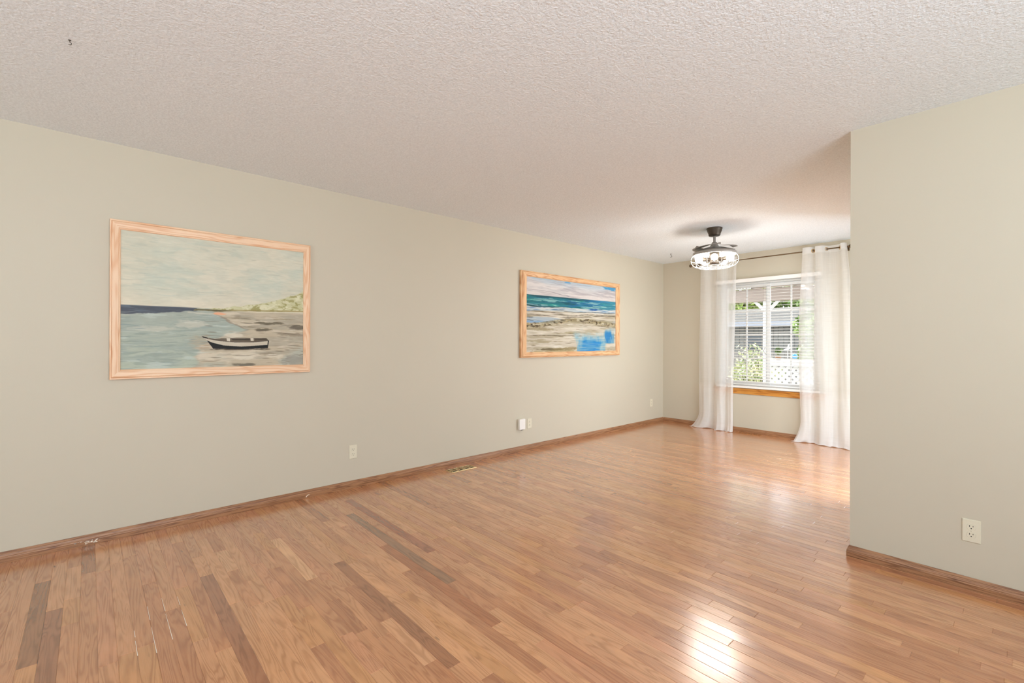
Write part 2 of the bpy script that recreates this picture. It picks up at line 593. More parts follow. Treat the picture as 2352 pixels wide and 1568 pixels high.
# ------------------------------------------------------------------ paintings
def fbm(x, y, seed, octv=4):
    """tileless value noise on arrays"""
    r = np.zeros_like(x); amp, tot = 1.0, 0.0
    for k in range(octv):
        xi, yi = np.floor(x).astype(np.int64), np.floor(y).astype(np.int64)
        xf, yf = x - xi, y - yi
        def h(a, b):
            n = (a * 374761393 + b * 668265263 + (seed + k) * 974634777) & 0xffffffff
            n = ((n ^ (n >> 13)) * 1274126177) & 0xffffffff
            return ((n ^ (n >> 16)) & 0xffff) / 65535.0
        sx, sy = xf * xf * (3 - 2 * xf), yf * yf * (3 - 2 * yf)
        v = (h(xi, yi) * (1 - sx) + h(xi + 1, yi) * sx) * (1 - sy) + (h(xi, yi + 1) * (1 - sx) + h(xi + 1, yi + 1) * sx) * sy
        r += v * amp; tot += amp; amp *= .5; x = x * 2.03 + 7.1; y = y * 2.03 + 3.7
    return r / tot
def S(a, b, x):
    q = np.clip((x - a) / (b - a), 0, 1)
    return q * q * (3 - 2 * q)
def lay(img, col, mask):
    c = np.array(col, float)
    return img * (1 - mask[..., None]) + c * mask[..., None]
def inside(u, v, poly):
    r = np.zeros(u.shape, bool)
    j = len(poly) - 1
    for i in range(len(poly)):
        (xi, yi), (xj, yj) = poly[i], poly[j]
        if yi != yj:
            r ^= ((yi > v) != (yj > v)) & (u < (xj - xi) * (v - yi) / (yj - yi) + xi)
        j = i
    return r.astype(float)
def blob(u, v, cu, cv, ru, rv, seed, soft=.5):
    d = ((u - cu) / ru) ** 2 + ((v - cv) / rv) ** 2
    n = fbm(u * 34 + cu * 90, v * 90 + cv * 70, seed, 4) - .5
    return S(1.0 + soft, 1.0 - soft, d + n * 2.2)

def strokes(img, u, v, n, seed, box, cols, alpha, lmax=.07):
    r_ = random.Random(seed)
    for _ in range(n):
        cu, cv = r_.uniform(box[0], box[1]), r_.uniform(box[2], box[3])
        L, a, b = r_.uniform(.012, lmax), r_.uniform(-.12, .12), r_.uniform(-3, 3)
        th = r_.uniform(.0012, .0040)
        ny, nx = u.shape
        i0, i1 = max(0, int((cv - .03) * ny)), min(ny, int((cv + .03) * ny))
        j0, j1 = max(0, int((cu - L) * nx)), min(nx, int((cu + L) * nx))
        k_, col = r_.uniform(.3, 1.0), r_.choice(cols)
        if i1 - i0 < 2 or j1 - j0 < 2:
            continue
        us, vs_ = u[i0:i1, j0:j1], v[i0:i1, j0:j1]
        du = (us - cu) / L
        d = np.abs(vs_ - cv - a * (us - cu) - b * (us - cu) ** 2) / th
        m = np.clip(1.4 - d, 0, 1) * np.clip(1 - du * du, 0, 1) * k_ * alpha
        img[i0:i1, j0:j1] = lay(img[i0:i1, j0:j1], col, m)
    return img
def painting_boat(u, v):
    u0, v0 = u, v
    u = u0 + .030 * (fbm(u0 * 14, v0 * 44, 201) - .5) + .012 * (fbm(u0 * 50, v0 * 90, 202, 2) - .5)
    v = v0 + .016 * (fbm(u0 * 18, v0 * 40, 203) - .5) * S(.0, .02, np.abs(v0 - .537))
    n1 = fbm(u * 4, v * 6, 11); n2 = fbm(u * 9 + 4, v * 30, 12); n3 = fbm(u * 30, v * 140, 13, 3)
    sky = np.ones(u.shape + (3,)) * np.array([210, 208, 188.])
    sky = lay(sky, (200, 207, 191), S(.35, .68, n1) * .8)
    sky = lay(sky, (216, 211, 190), S(.45, .7, n2) * .5)
    sky = lay(sky, (188, 194, 178), S(.60, .72, fbm(u * 12 + 3, v * 46, 91)) * .45)
    sky = lay(sky, (224, 216, 194), S(.35, .55, v) * .75)
    sky = lay(sky, (232, 222, 200), S(.50, .62, fbm(u * 6 + 9, v * 14, 14)) * .35)
    img = sky
    w = S(0, 1, (v - .56) / .44)
    sea = (1 - w[..., None]) * np.array([170, 178, 166.]) + w[..., None] * np.array([182, 192, 174.])
    sea = lay(sea, (156, 168, 160), S(.45, .70, n2) * .6)
    sea = lay(sea, (146, 158, 148), S(.60, .68, fbm(u * 10 + 6, v * 80, 92)) * .5)
    sea = lay(sea, (196, 208, 198), S(.60, .72, fbm(u * 6 + 2, v * 40, 15)) * .7)
    hz = .537
    img = np.where((v > hz)[..., None], sea, img)
    # dark strip of deep water under the horizon
    bot = .602 - .12 * u + .02 * (fbm(u * 14, v * 4, 16) - .5)
    m = S(.006, -.002, np.abs(v - (hz + bot) / 2) - (bot - hz) / 2) * (u < .40) * S(.40, .34, u)
    img = lay(img, (84, 90, 100), np.clip(m, 0, 1))
    img = lay(img, (104, 116, 128), np.clip(m, 0, 1) * S(.5, .7, n2) * .7)
    # sand
    edge = np.interp(v, [.535, .56, .60, .63, .672, .695, .72, .75, .79, .83, .9, 1.0], [.43, .46, .50, .53, .60, .67, .60, .50, .43, .385, .37, .36])
    edge = edge + .07 * (fbm(u * 3, v * 26, 17) - .5)
    ms = S(-.012, .018, u - edge) * S(.536, .548, v)
    sand = np.ones(u.shape + (3,)) * np.array([196, 184, 160.])
    sand = lay(sand, (216, 206, 184), S(.48, .66, n2) * .8)
    sand = lay(sand, (172, 164, 146), S(.5, .7, fbm(u * 5 + 20, v * 34, 18)) * .7)
    sand = lay(sand, (186, 192, 178), S(.5, .7, fbm(u * 4 + 30, v * 12, 19)) * S(.74, .82, v) * .75)
    img = img * (1 - ms[..., None]) + sand * ms[..., None]
    img = lay(img, (150, 132, 112), S(.016, .004, np.abs(u - edge)) * S(.56, .60, v) * S(.74, .66, v) * .6)
    img = lay(img, (188, 160, 130), blob(u, v, .40, .80, .07, .05, 40, .8) * .4)
    # dark weed and rocks
    for (cu, cv, ru, rv, a, col) in ((.78, .638, .09, .008, .8, (92, 84, 66)), (.73, .695, .055, .012, .85, (98, 90, 74)), (.97, .672, .06, .018, .85, (104, 96, 82)),
                                (.66, .672, .05, .006, .5, (120, 110, 88)), (.93, .735, .09, .016, .55, (134, 122, 104)), (.63, .985, .06, .014, .8, (112, 106, 92)),
                                (.77, .90, .05, .010, .5, (140, 128, 108)), (.95, .96, .10, .05, .6, (146, 142, 132)), (.86, .60, .08, .006, .5, (140, 128, 98)), (.60, .60, .09, .008, .35, (150, 138, 112))):
        img = lay(img, col, blob(u, v, cu, cv, ru, rv, int(cu * 997)) * a)
    for (cu, cv, ru, rv, a) in ((.62, .925, .06, .018, .8), (.82, .915, .06, .016, .7), (.56, .745, .05, .02, .7), (.95, .70, .05, .006, .8), (.16, .70, .10, .02, .35), (.33, .66, .08, .03, .4), (.42, .575, .10, .006, .5)):
        img = lay(img, (226, 218, 198), blob(u, v, cu, cv, ru, rv, int(cu * 777) + 5) * a)
    # sunset glow on the water
    img = lay(img, (236, 172, 134), blob(u, v, .485, .572, .035, .010, 60, .6) * .95)
    # shrubby shore
    top = np.interp(u, [.34, .40, .52, .65, .76, .86, .93, 1.0], [.546, .542, .522, .492, .468, .424, .395, .345])
    top = top + .026 * (fbm(u * 30, v * 2, 20, 3) - .5)
    base = np.interp(u, [.34, .5, .65, 1.0], [.557, .554, .545, .533])
    mv = S(-.004, .006, v - top) * S(.004, -.004, v - base) * (u > .345)
    img = lay(img, (204, 202, 160), mv)
    img = lay(img, (158, 152, 96), mv * S(.50, .66, fbm(u * 38, v * 52, 21)) * .8)
    img = lay(img, (226, 224, 192), mv * S(.56, .70, fbm(u * 30 + 5, v * 40, 22)) * .8)
    img = lay(img, (150, 130, 78), S(.010, .0, np.abs(v - base + .006)) * (u > .345) * .7)
    img = lay(img, (84, 80, 58), S(.010, .002, np.abs(v - base + .006)) * S(.34, .36, u) * S(.62, .45, u) * .85)
    img = lay(img, (228, 220, 196), S(.006, .001, np.abs(v - base - .006)) * S(.55, .7, u) * .8)
    img = strokes(img, u0, v0, 70, 301, (0, 1, 0, .52), [(176, 178, 160), (226, 222, 204), (190, 198, 186)], .55, .09)
    img = strokes(img, u0, v0, 70, 302, (0, .45, .58, 1), [(122, 142, 144), (206, 214, 204), (140, 158, 156)], .6, .09)
    img = strokes(img, u0, v0, 110, 303, (.42, 1, .57, 1), [(104, 94, 76), (226, 218, 200), (140, 128, 108), (96, 90, 76)], .75, .06)
    # rowing boat
    u, v = u0, v0
    def P(pts): return inside(u, v, pts)
    img = lay(img, (70, 62, 50), blob(u, v, .61, .858, .165, .006, 70, .7) * .85)
    img = lay(img, (112, 100, 84), P([(.392, .757), (.46, .775), (.50, .768), (.76, .765), (.772, .785), (.70, .80), (.52, .80), (.45, .79)]))
    img = lay(img, (66, 58, 48), P([(.55, .772), (.66, .770), (.66, .785), (.56, .785)]) * .8)
    img = lay(img, (74, 66, 54), P([(.685, .768), (.755, .766), (.768, .784), (.69, .786)]) * .8)
    img = lay(img, (214, 206, 188), P([(.525, .768), (.545, .768), (.545, .794), (.528, .794)]))
    img = lay(img, (214, 206, 188), P([(.662, .766), (.680, .766), (.682, .790), (.664, .790)]))
    img = lay(img, (206, 196, 176), P([(.392, .757), (.47, .786), (.56, .797), (.68, .797), (.774, .786), (.768, .822), (.60, .834), (.50, .824), (.43, .796)]))
    img = lay(img, (28, 28, 28), P([(.418, .786), (.45, .805), (.51, .826), (.61, .836), (.768, .822), (.764, .850), (.60, .856), (.452, .852)]))
    img = lay(img, (36, 34, 32), P([(.390, .752), (.42, .764), (.425, .774), (.398, .765)]))
    img = lay(img, (70, 60, 50), P([(.42, .770), (.50, .787), (.57, .797), (.57, .801), (.49, .792), (.42, .775)]) * .8)
    img = lay(img, (60, 52, 44), P([(.57, .797), (.68, .796), (.774, .785), (.774, .790), (.68, .801), (.57, .802)]) * .8)
    img = lay(img, (44, 40, 36), P([(.768, .785), (.775, .785), (.768, .85), (.762, .85)]))
    return img + (n3[..., None] - .5) * 12 + (n2[..., None] - .5) * 6

def painting_surf(u, v):
    u0, v0 = u, v
    u = u0 + .020 * (fbm(u0 * 14, v0 * 44, 211) - .5)
    v = v0 + .020 * (fbm(u0 * 12, v0 * 40, 213) - .5) * S(.0, .03, np.abs(v0 - .232))
    n1 = fbm(u * 3.5, v * 9, 31); n2 = fbm(u * 6, v * 46, 32); n3 = fbm(u * 22, v * 120, 33, 3)
    img = np.ones(u.shape + (3,)) * np.array([214, 210, 208.])
    img = lay(img, (186, 178, 180), S(.46, .62, fbm(u * 3 + 5, v * 22 - u * 3, 34)) * .8)
    img = lay(img, (236, 230, 224), S(.50, .64, fbm(u * 4 + 9, v * 20, 35)) * .8)
    img = lay(img, (184, 208, 222), S(.50, .64, fbm(u * 3 + 1, v * 10, 36)) * S(.12, .0, v) * .8)
    img = lay(img, (70, 158, 208), blob(u, v, .93, .022, .10, .028, 81, .5) * .9)
    img = lay(img, (84, 156, 204), blob(u, v, .415, .018, .03, .010, 82, .4) * .8)
    img = lay(img, (226, 214, 208), S(.13, .23, v) * .5)
    img = lay(img, (128, 118, 124), S(.006, .001, np.abs(v - .165 - .10 * u + .012 * np.sin(u * 9))) * S(.75, .4, u) * .55)
    hz = .238 - .012 * u
    bot = .386 - .03 * u + .02 * (fbm(u * 8, v * 3, 37) - .5)
    sea = np.ones(u.shape + (3,)) * np.array([22, 116, 128.])
    sea = lay(sea, (8, 84, 96), S(.48, .62, n2) * .8)
    sea = lay(sea, (34, 150, 138), S(.54, .66, fbm(u * 5 + 2, v * 40, 38)) * .9)
    sea = lay(sea, (24, 104, 168), S(.50, .64, fbm(u * 6 + 12, v * 40, 39)) * S(.25, .6, u) * .7)
    sea = lay(sea, (96, 172, 192), S(.55, 1.0, u) * .6)
    sea = lay(sea, (180, 208, 206), S(.62, .70, fbm(u * 8 + 3, v * 70, 40)) * .7)
    sea = lay(sea, (10, 66, 80), S(.014, .002, np.abs(v - hz - .008)) * S(.8, .3, u) * .8)
    m = S(-.003, .003, v - hz)
    img = img * (1 - m[..., None]) + sea * m[..., None]
    # foam, then sand
    foam = np.ones(u.shape + (3,)) * np.array([196, 206, 208.])
    foam = lay(foam, (112, 150, 186), S(.50, .62, fbm(u * 7, v * 44, 41)) * .85)
    foam = lay(foam, (232, 228, 218), S(.50, .62, fbm(u * 5 + 8, v * 50, 42)) * .8)
    m = S(-.006, .006, v - bot)
    img = img * (1 - m[..., None]) + foam * m[..., None]
    img = lay(img, (16, 60, 66), S(.012, .002, np.abs(v - bot + .003)) * S(.5, .2, u) * .9)
    img = lay(img, (34, 92, 160), blob(u, v, .72, .375, .045, .016, 83, .5) * .9)
    sand = np.ones(u.shape + (3,)) * np.array([212, 202, 182.])
    sand = lay(sand, (182, 170, 142), S(.48, .62, n2) * .75)
    sand = lay(sand, (232, 224, 206), S(.50, .64, fbm(u * 4 + 15, v * 36, 43)) * .7)
    sb = .445 - .03 * u + .02 * (fbm(u * 5, v * 4, 44) - .5)
    m = S(-.008, .008, v - sb)
    img = img * (1 - m[..., None]) + sand * m[..., None]
    for (c, k, a, ua, ub) in ((.452, .016, .7, .0, .35), (.455, -.05, .8, .45, 1.0), (.505, -.01, .7, .0, .22), (.50, -.045, .9, .32, 1.0), (.535, -.06, .6, .35, .7), (.475, -.03, .6, .55, 1.0)):
        ln = c + k * u + .012 * (fbm(u * 16, v * 0 + c * 50, 45, 3) - .5)
        img = lay(img, (66, 54, 36), S(.006, .001, np.abs(v - ln)) * S(ua - .02, ua + .03, u) * S(ub + .02, ub - .03, u) * a)
    m = inside(u, v, [(0, .535), (.18, .52), (.40, .54), (.38, .572), (.28, .60), (.12, .615), (0, .60)])
    img = lay(img, (176, 194, 208), m * .8)
    img = lay(img, (110, 160, 208), m * S(.56, .60, v + (fbm(u * 9, v * 30, 46) - .5) * .03) * .8)
    img = lay(img, (40, 44, 40), blob(u, v, .02, .535, .04, .006, 84) * .8)
    img = lay(img, (40, 44, 40), blob(u, v, .02, .575, .04, .004, 85) * .8)
    img = lay(img, (172, 170, 158), S(.52, .535, v) * S(.59, .57, v) * S(.38, .5, u) * .75)
    # brown bank
    bank = .625 - .10 * S(0, .5, u) + .05 * S(.55, 1, u)
    mb_ = S(-.02, .005, v - bank) * S(bank + .085, bank + .02, v)
    img = lay(img, (158, 140, 94), mb_ * .75)
    img = lay(img, (70, 56, 34), mb_ * S(.54, .62, fbm(u * 40, v * 60, 47)) * .9)
    img = lay(img, (222, 214, 190), mb_ * S(.55, .66, fbm(u * 30 + 4, v * 60, 48)) * .7)
    for (cu, cv, ru, rv, a, col) in ((.12, .69, .16, .02, .5, (150, 134, 92)), (.30, .775, .28, .004, .8, (98, 84, 56)), (.45, .73, .06, .012, .6, (170, 160, 120)), (.12, .85, .13, .02, .6, (160, 146, 108)),
                                (.25, .965, .13, .014, .8, (104, 90, 58)), (.40, .955, .12, .03, .75, (150, 132, 88)), (.30, .99, .22, .02, .6, (168, 150, 100)), (.86, .545, .09, .02, .5, (170, 156, 112))):
        img = lay(img, col, blob(u, v, cu, cv, ru, rv, int(cu * 911) + 3) * a)
    img = lay(img, (240, 234, 220), blob(u, v, .34, .93, .08, .014, 90) * .8)
    img = strokes(img, u0, v0, 60, 311, (0, 1, .02, .22), [(168, 158, 164), (240, 234, 228), (150, 146, 156)], .6, .12)
    img = strokes(img, u0, v0, 120, 312, (0, 1, .24, .38), [(6, 70, 84), (40, 160, 150), (150, 204, 204), (20, 96, 160)], .8, .10)
    img = strokes(img, u0, v0, 90, 313, (0, 1, .40, .62), [(70, 58, 40), (240, 234, 220), (130, 116, 84)], .8, .10)
    img = strokes(img, u0, v0, 130, 314, (0, .95, .62, 1), [(96, 82, 54), (238, 230, 212), (150, 136, 96), (120, 104, 70)], .8, .06)
    # broad blue palette-knife patches
    u, v = u0, v0
    st = fbm(u * 5, v * 90, 49, 3); st2 = fbm(u * 26, v * 7, 50, 4)
    ed = (st2 - .5) * .10
    m1 = S(-.03, .03, u - .50 + ed + (.86 - v) * .22) * S(.02, -.02, u - .865 + ed * .5) * S(.70, .84, v + ed)
    img = lay(img, (120, 178, 204), m1 * (.45 + .5 * S(.35, .6, st)))
    m1b = S(-.05, .04, u - .56 + ed) * S(.03, -.03, u - .80 + ed) * S(.76, .88, v + ed)
    img = lay(img, (22, 134, 206), m1b * (.55 + .45 * S(.38, .58, st)))
    img = lay(img, (196, 206, 196), m1 * S(.60, .70, st) * .6)
    m2 = S(-.02, .02, u - .855 + ed * .6) * S(.012, -.012, u - .975 + ed * .3) * S(.66, .76, v + ed) * S(.89, .87, v)
    img = lay(img, (92, 160, 200), m2 * .85)
    img = lay(img, (34, 128, 196), m2 * S(.46, .6, st2) * .8)
    m3 = S(.58, .70, fbm(u * 5, v * 9, 51)) * S(.60, .7, v) * S(.74, .66, v) * S(.45, .6, u)
    img = lay(img, (180, 204, 208), m3 * .7)
    return img + (n3[..., None] - .5) * 16

def make_painting(name, label, cat, y0, y1, z0, z1, fw_side, fw_top, depth, fn, mat, nu, nv, gain):
    root = thing(name, label, cat, (0.004, (y0 + y1) / 2, (z0 + z1) / 2), 0)
    w, h = (y1 - y0) / 2, (z1 - z0) / 2
    # stepped moulding, mitred: (distance in from the outer edge as a share of the face, depth)
    prof = [(0, 0), (0, depth * .72), (.04, depth * .80), (.15, depth * .80), (.18, depth * .72), (.22, depth * .95), (.30, depth), (.80, depth * .92), (.86, depth * .80), (.93, depth * .78), (1.0, depth * .62), (1.0, .002)]
    mb = MB()
    cs = [(-w, -h), (w, -h), (w, h), (-w, h)]
    m = len(prof)
    V = []
    for (cy, cz) in cs:
        for (a, d) in prof:
            V.append((d, cy - math.copysign(a * fw_side, cy), cz - math.copysign(a * fw_top, cz)))
    F, U = [], []
    for i in range(4):
        j = (i + 1) % 4
        ln = 2 * w if i % 2 == 0 else 2 * h
        for k in range(m - 1):
            F.append((i * m + k, j * m + k, j * m + k + 1, i * m + k + 1))
            a, b = prof[k][0] * fw_side, prof[k + 1][0] * fw_side
            o = i * 7.3
            U.append([(o + a, o + a), (o + ln - a, o + a), (o + ln - b, o + b), (o + b, o + b)])
    mb.add(V, F, U)
    mb.build('frame', mat, root)
    # canvas: pigment held per vertex
    iw, ih = w - fw_side + .003, h - fw_top + .003
    u2, v2 = np.meshgrid((np.arange(2 * nu) + .5) / (2 * nu), (np.arange(2 * nv) + .5) / (2 * nv))
    img = np.clip(fn(u2, v2), 0, 255).reshape(nv, 2, nu, 2, 3).mean(axis=(1, 3)) / 255.0
    u, v = np.meshgrid(np.linspace(0, 1, nu), np.linspace(0, 1, nv))
    lin = np.where(img <= .04045, img / 12.92, ((img + .055) / 1.055) ** 2.4) * gain
    X = np.full(u.size, depth * .5)
    Y = (-iw + 2 * iw * u).ravel()
    Z = (ih - 2 * ih * v).ravel()
    me = bpy.data.meshes.new('canvas')
    idx = np.arange(nu * nv).reshape(nv, nu)
    q = np.stack([idx[:-1, :-1], idx[1:, :-1], idx[1:, 1:], idx[:-1, 1:]], -1).reshape(-1, 4)
    me.from_pydata(np.stack([X, Y, Z], -1).tolist(), [], q.tolist())
    ca = me.color_attributes.new('pigment', 'FLOAT_COLOR', 'POINT')
    buf = np.ones((nu * nv, 4), np.float32)
    buf[:, :3] = np.clip(lin.reshape(-1, 3), 0, 1)
    ca.data.foreach_set('color', buf.ravel())
    t = NT('oil_paint')
    a = t.n('Attribute', attribute_name='pigment')
    t.p(col=a.outputs['Color'], rough=.6, spec=.3)
    t.bump(t.noise(t.coord('Object', (1, 60, 200)), 1.0, 4), .25, .0012)
    me.materials.append(t.m)
    o = bpy.data.objects.new('canvas', me)
    C.objects.link(o)
    o.parent = root
    o['label'] = 'painted canvas inside the wooden frame'
    return root
make_painting('framed_painting', 'large pale oak framed painting of a rowing boat on a grey-green shore', 'painting', .087, 1.274, .985, 1.971, .052, .060, .026, painting_boat, M_frame, 560, 440, .90)
make_painting('framed_painting', 'wide oak framed painting of teal surf and blue sand nearer the window', 'painting', 3.533, 5.402, 1.046, 2.022, .088, .062, .040, painting_surf, M_frame2, 560, 330, .80)

# ------------------------------------------------------------------ outlets, plug-in box, floor registers, hooks
def outlet(label, loc, rz):
    root = thing('wall_outlet', label, 'outlet', loc, rz, 'duplex outlets along the walls')
    # plate: local x across, z up, front is -y
    W, Hh, D = .0350, .0572, .0055
    bm = bmesh.new()
    bmesh.ops.create_cube(bm, size=1)
    for p in bm.verts:
        fr = p.co.y < 0
        p.co = Vector((p.co.x * 2 * (W - (.0035 if fr else 0)), -D if fr else -.0002, p.co.z * 2 * (Hh - (.0035 if fr else 0))))
    bmesh.ops.bevel(bm, geom=[e for e in bm.edges], offset=.0012, segments=2, affect='EDGES')
    MB().bm(bm).build('wall_plate', M_ivory, root)
    for s in (1, -1):
        zc = s * .0195
        prof = []
        n = 28
        for i in range(n):
            a = 2 * PI * i / n
            x, z = .0172 * math.cos(a), .0172 * math.sin(a)
            z = max(-.0138, min(.0138, z))
            prof.append((x, z))
        mb = MB()
        V = [(x, -D - .0001, z + zc) for x, z in prof] + [(x * .96, -D - .0016, z * .96 + zc) for x, z in prof]
        F = [(i, (i + 1) % n, n + (i + 1) % n, n + i) for i in range(n)] + [tuple(n + i for i in range(n))]
        mb.add(V, F)
        rc = mb.build('receptacle', M_ivory, root)
        sl = MB()
        yy = -D - .0016
        sl.box((-.0076, yy - .0003, zc + .0005), (-.0050, yy + .0005, zc + .0085))
        sl.box((.0052, yy - .0003, zc + .0010), (.0074, yy + .0005, zc + .0078))
        sl.lathe([(0, 0), (.0027, 0), (.0027, .0008)], 14, 'Y', (0, yy - .0003, zc - .0068), False)
        sl.build('slot', M_slot, rc)
    MB().lathe([(0, -.0014), (.0022, -.0010), (.0030, 0)], 16, 'Y', (0, -D, 0)).build('screw', M_ivory, root)
    return root
o1 = outlet('ivory outlet on left wall right of the boat painting', (0, 1.631, .300), PI / 2)
def copy_tree(o, parent=None):
    c = o.copy()
    C.objects.link(c)
    if parent:
        c.parent = parent
    for ch in list(o.children):
        copy_tree(ch, c)
    return c
for lab, loc, rz in (('ivory outlet on left wall just right of the white plug-in box', (0, 3.695, .299), PI / 2),
                     ('small-looking ivory outlet on left wall by the far corner', (0, 6.264, .312), PI / 2),
                     ('ivory outlet on the right partition wall near the frame edge', (3.600, YP, .2935), 0)):
    c = copy_tree(o1)
    c.location = loc
    c.rotation_euler = (0, 0, rz)
    c['label'] = lab

pb = thing('plug_in_box', 'white plug-in box on left wall below the surf painting', 'device', (0, 3.553, .307), PI / 2)
MB().box((-.044, -.040, -.058), (.044, -.014, .060), .006, 3).build('cover', M_white_plastic, pb)
MB().box((-.040, -.016, -.056), (.040, -.0005, .057), .003).build('back_shell', M_ivory, pb)
MB().box((-.014, -.034, -.064), (.018, -.018, -.0575), .002).build('nozzle', M_slot, pb)

def register(label, loc, rz, brass):
    L, Wd = .146, .059
    r = thing('floor_register', label, 'vent', loc, rz, 'metal floor registers')
    mb = MB()
    oc = [(-L, -Wd), (L, -Wd), (L, Wd), (-L, Wd)]
    prof = [(0, .0003), (.003, .0042), (.008, .0050), (.012, .0040), (.013, .0020)]
    m = len(prof)
    V = [(x - math.copysign(a, x), y_ - math.copysign(a, y_), z) for x, y_ in oc for a, z in prof]
    F = []
    for i in range(4):
        j = (i + 1) % 4
        for k in range(m - 1):
            F.append((i * m + k, j * m + k, j * m + k + 1, i * m + k + 1))
    mb.add(V, F)
    mb.build('flange', brass, r)
    MB().box((-L + .010, -Wd + .010, -.0004), (L - .010, Wd - .010, .0016)).build('damper', M_slot, r)
    sc = MB()
    xi, yi = L - .013, Wd - .013
    n = 4
    for k in range(n):
        cx = -xi + (2 * k + 1) * xi / n
        for s in (1, -1):
            pts = []
            for i in range(22):
                a = i / 21 * 2.1 * PI
                rr = .031 * (1 - i / 21 * .72)
                pts.append((cx + s * (.013 - rr * math.cos(a) * .75), s * (rr * math.sin(a)), .0042))
            sc.tube(pts, .0028, 6)
        pts = [(cx - xi / n, -yi, .0042), (cx - xi / n * .3, -yi * .2, .0042), (cx + xi / n * .3, yi * .2, .0042), (cx + xi / n, yi, .0042)]
        sc.tube(pts, .0030, 6)
        pts = [(cx - xi / n, yi, .0040), (cx - xi / n * .55, yi * .55, .0040), (cx - xi / n * .5, 0, .0040)]
        sc.tube(pts, .0024, 6)
        pts = [(cx + xi / n, -yi, .0040), (cx + xi / n * .55, -yi * .55, .0040), (cx + xi / n * .5, 0, .0040)]
        sc.tube(pts, .0024, 6)
    sc.build('scroll_grille', brass, r)
    return r
register('brass floor register with scroll grille beside the left wall baseboard', (.139, 2.644, .0008), PI / 2, M_brass)
register('brown floor register under the window between the curtains', (1.305, 6.522, .0008), 0, M_brass_dark)

def hook(label, loc, rz, s=1.0):
    h = thing('ceiling_hook', label, 'hook', loc, rz, 'hooks screwed into the ceiling')
    MB().lathe([(0, 0), (.007 * s, 0), (.0075 * s, -.002), (.004 * s, -.0045 * s), (0, -.005 * s)], 16).build('base', M_hook, h)
    pts = [(0, 0, -.003), (0, 0, -.010 * s), (.002 * s, 0, -.014 * s)]
    for i in range(11):
        a = PI * .5 - i / 10 * PI * 1.25
        pts.append((.000 + .0085 * s * math.cos(a), 0, -.0225 * s + .0085 * s * math.sin(a)))
    MB().tube(pts, .0020 * s, 8).build('hook_wire', M_hook, h)
hook('small dark swag hook in the ceiling above the boat painting', (1.174, -.064, H), 1.2, .62)
hook('dark ceiling hook left of the caged fan light', (.505, 5.921, H), .75, 1.45)

# ------------------------------------------------------------------ caged fan light
fan = thing('caged_ceiling_fan_light', 'bronze caged fan light with five lit globe bulbs hanging from ceiling', 'ceiling light', (1.556, 4.925, H), math.atan2(-4.925, 3.772 - 1.556))
MB().lathe([(0, 0), (.079, 0), (.080, -.008), (.076, -.014), (.074, -.030), (.060, -.062), (.058, -.078), (.050, -.084), (0, -.084)], 40).build('canopy', M_bronze, fan)
MB().lathe([(.0125, -.08), (.0125, -.165)], 20).build('downrod', M_fan, fan)
MB().lathe([(.020, -.148), (.024, -.152), (.030, -.165), (.046, -.196), (.060, -.206), (.064, -.212), (0, -.213)], 32).build('bell_cover', M_fan, fan)
MB().lathe([(0, -.200), (.064, -.204), (.100, -.212), (.150, -.230), (.196, -.250), (.212, -.258), (.216, -.266), (.216, -.284), (.210, -.290), (.204, -.286), (.196, -.274), (.120, -.262), (0, -.260)], 56).build('motor_housing', M_fan, fan)
# folded blades: thin curved leaves lying on top of the housing
def fan_blade(a0):
    mb = MB()
    V, F = [], []
    n = 14
    for i in range(n + 1):
        s = i / n
        a = a0 + s * 1.55
        r1 = .214 + .012 * math.sin(PI * s) - .10 * max(0, s - .75)
        wd = .10 * (math.sin(PI * min(1, .18 + s * .82))) ** .6 + .004
        r0 = r1 - wd
        zl = -.232 + .020 * s + .004
        for (rr, dz) in ((r1, .006), (r0, .022), (r0, .018), (r1, .002)):
            zz = max(zl, -.200 - .30 * max(0, rr - .064)) if False else zl
            V.append((rr * math.cos(a), rr * math.sin(a), zz + dz))
    for i in range(n):
        for k in range(4):
            l = (k + 1) % 4
            F.append((i * 4 + k, (i + 1) * 4 + k, (i + 1) * 4 + l, i * 4 + l))
    F.append((0, 1, 2, 3)); F.append(tuple(n * 4 + k for k in (3, 2, 1, 0)))
    mb.add(V, F, smooth=False)
    return mb
for k in range(4):
    fan_blade(.35 + k * PI / 2).build('folded_blade', M_fan, fan)
MB().lathe([(0, -.262), (.050, -.262), (.052, -.300), (.052, -.372), (.046, -.380), (0, -.382)], 28).build('socket_hub', M_bronze, fan)
RB, ZB = .166, -.334
for k in range(5):
    a = k * 2 * PI / 5
    d = Vector((math.cos(a), math.sin(a), 0))
    R_ = Matrix.Rotation(a, 4, 'Z')
    so = MB()
    so.lathe([(.018, .045), (.021, .050), (.021, .105), (.024, .112), (.024, .124), (.017, .126)], 20, 'X', (0, 0, ZB), True, None)
    for i, p in enumerate(so.v):
        q = R_ @ Vector((p[0], p[1], 0)); so.v[i] = (q.x, q.y, p[2])
    sk = so.build('socket', M_bronze, fan)
    bl = MB()
    prof = [(0.0, .122), (.014, .123), (.016, .132)] + [(.035 * math.sin(b), RB - .035 * math.cos(b)) for b in [PI * (.18 + .82 * i / 12) for i in range(13)]]
    bl.lathe(prof, 24, 'X', (0, 0, ZB))
    for i, p in enumerate(bl.v):
        q = R_ @ Vector((p[0], p[1], 0)); bl.v[i] = (q.x, q.y, p[2])
    b_ = bl.build('bulb', M_bulb, fan)
    b_['label'] = 'lit white globe bulb'
cg = MB()
NR = 10
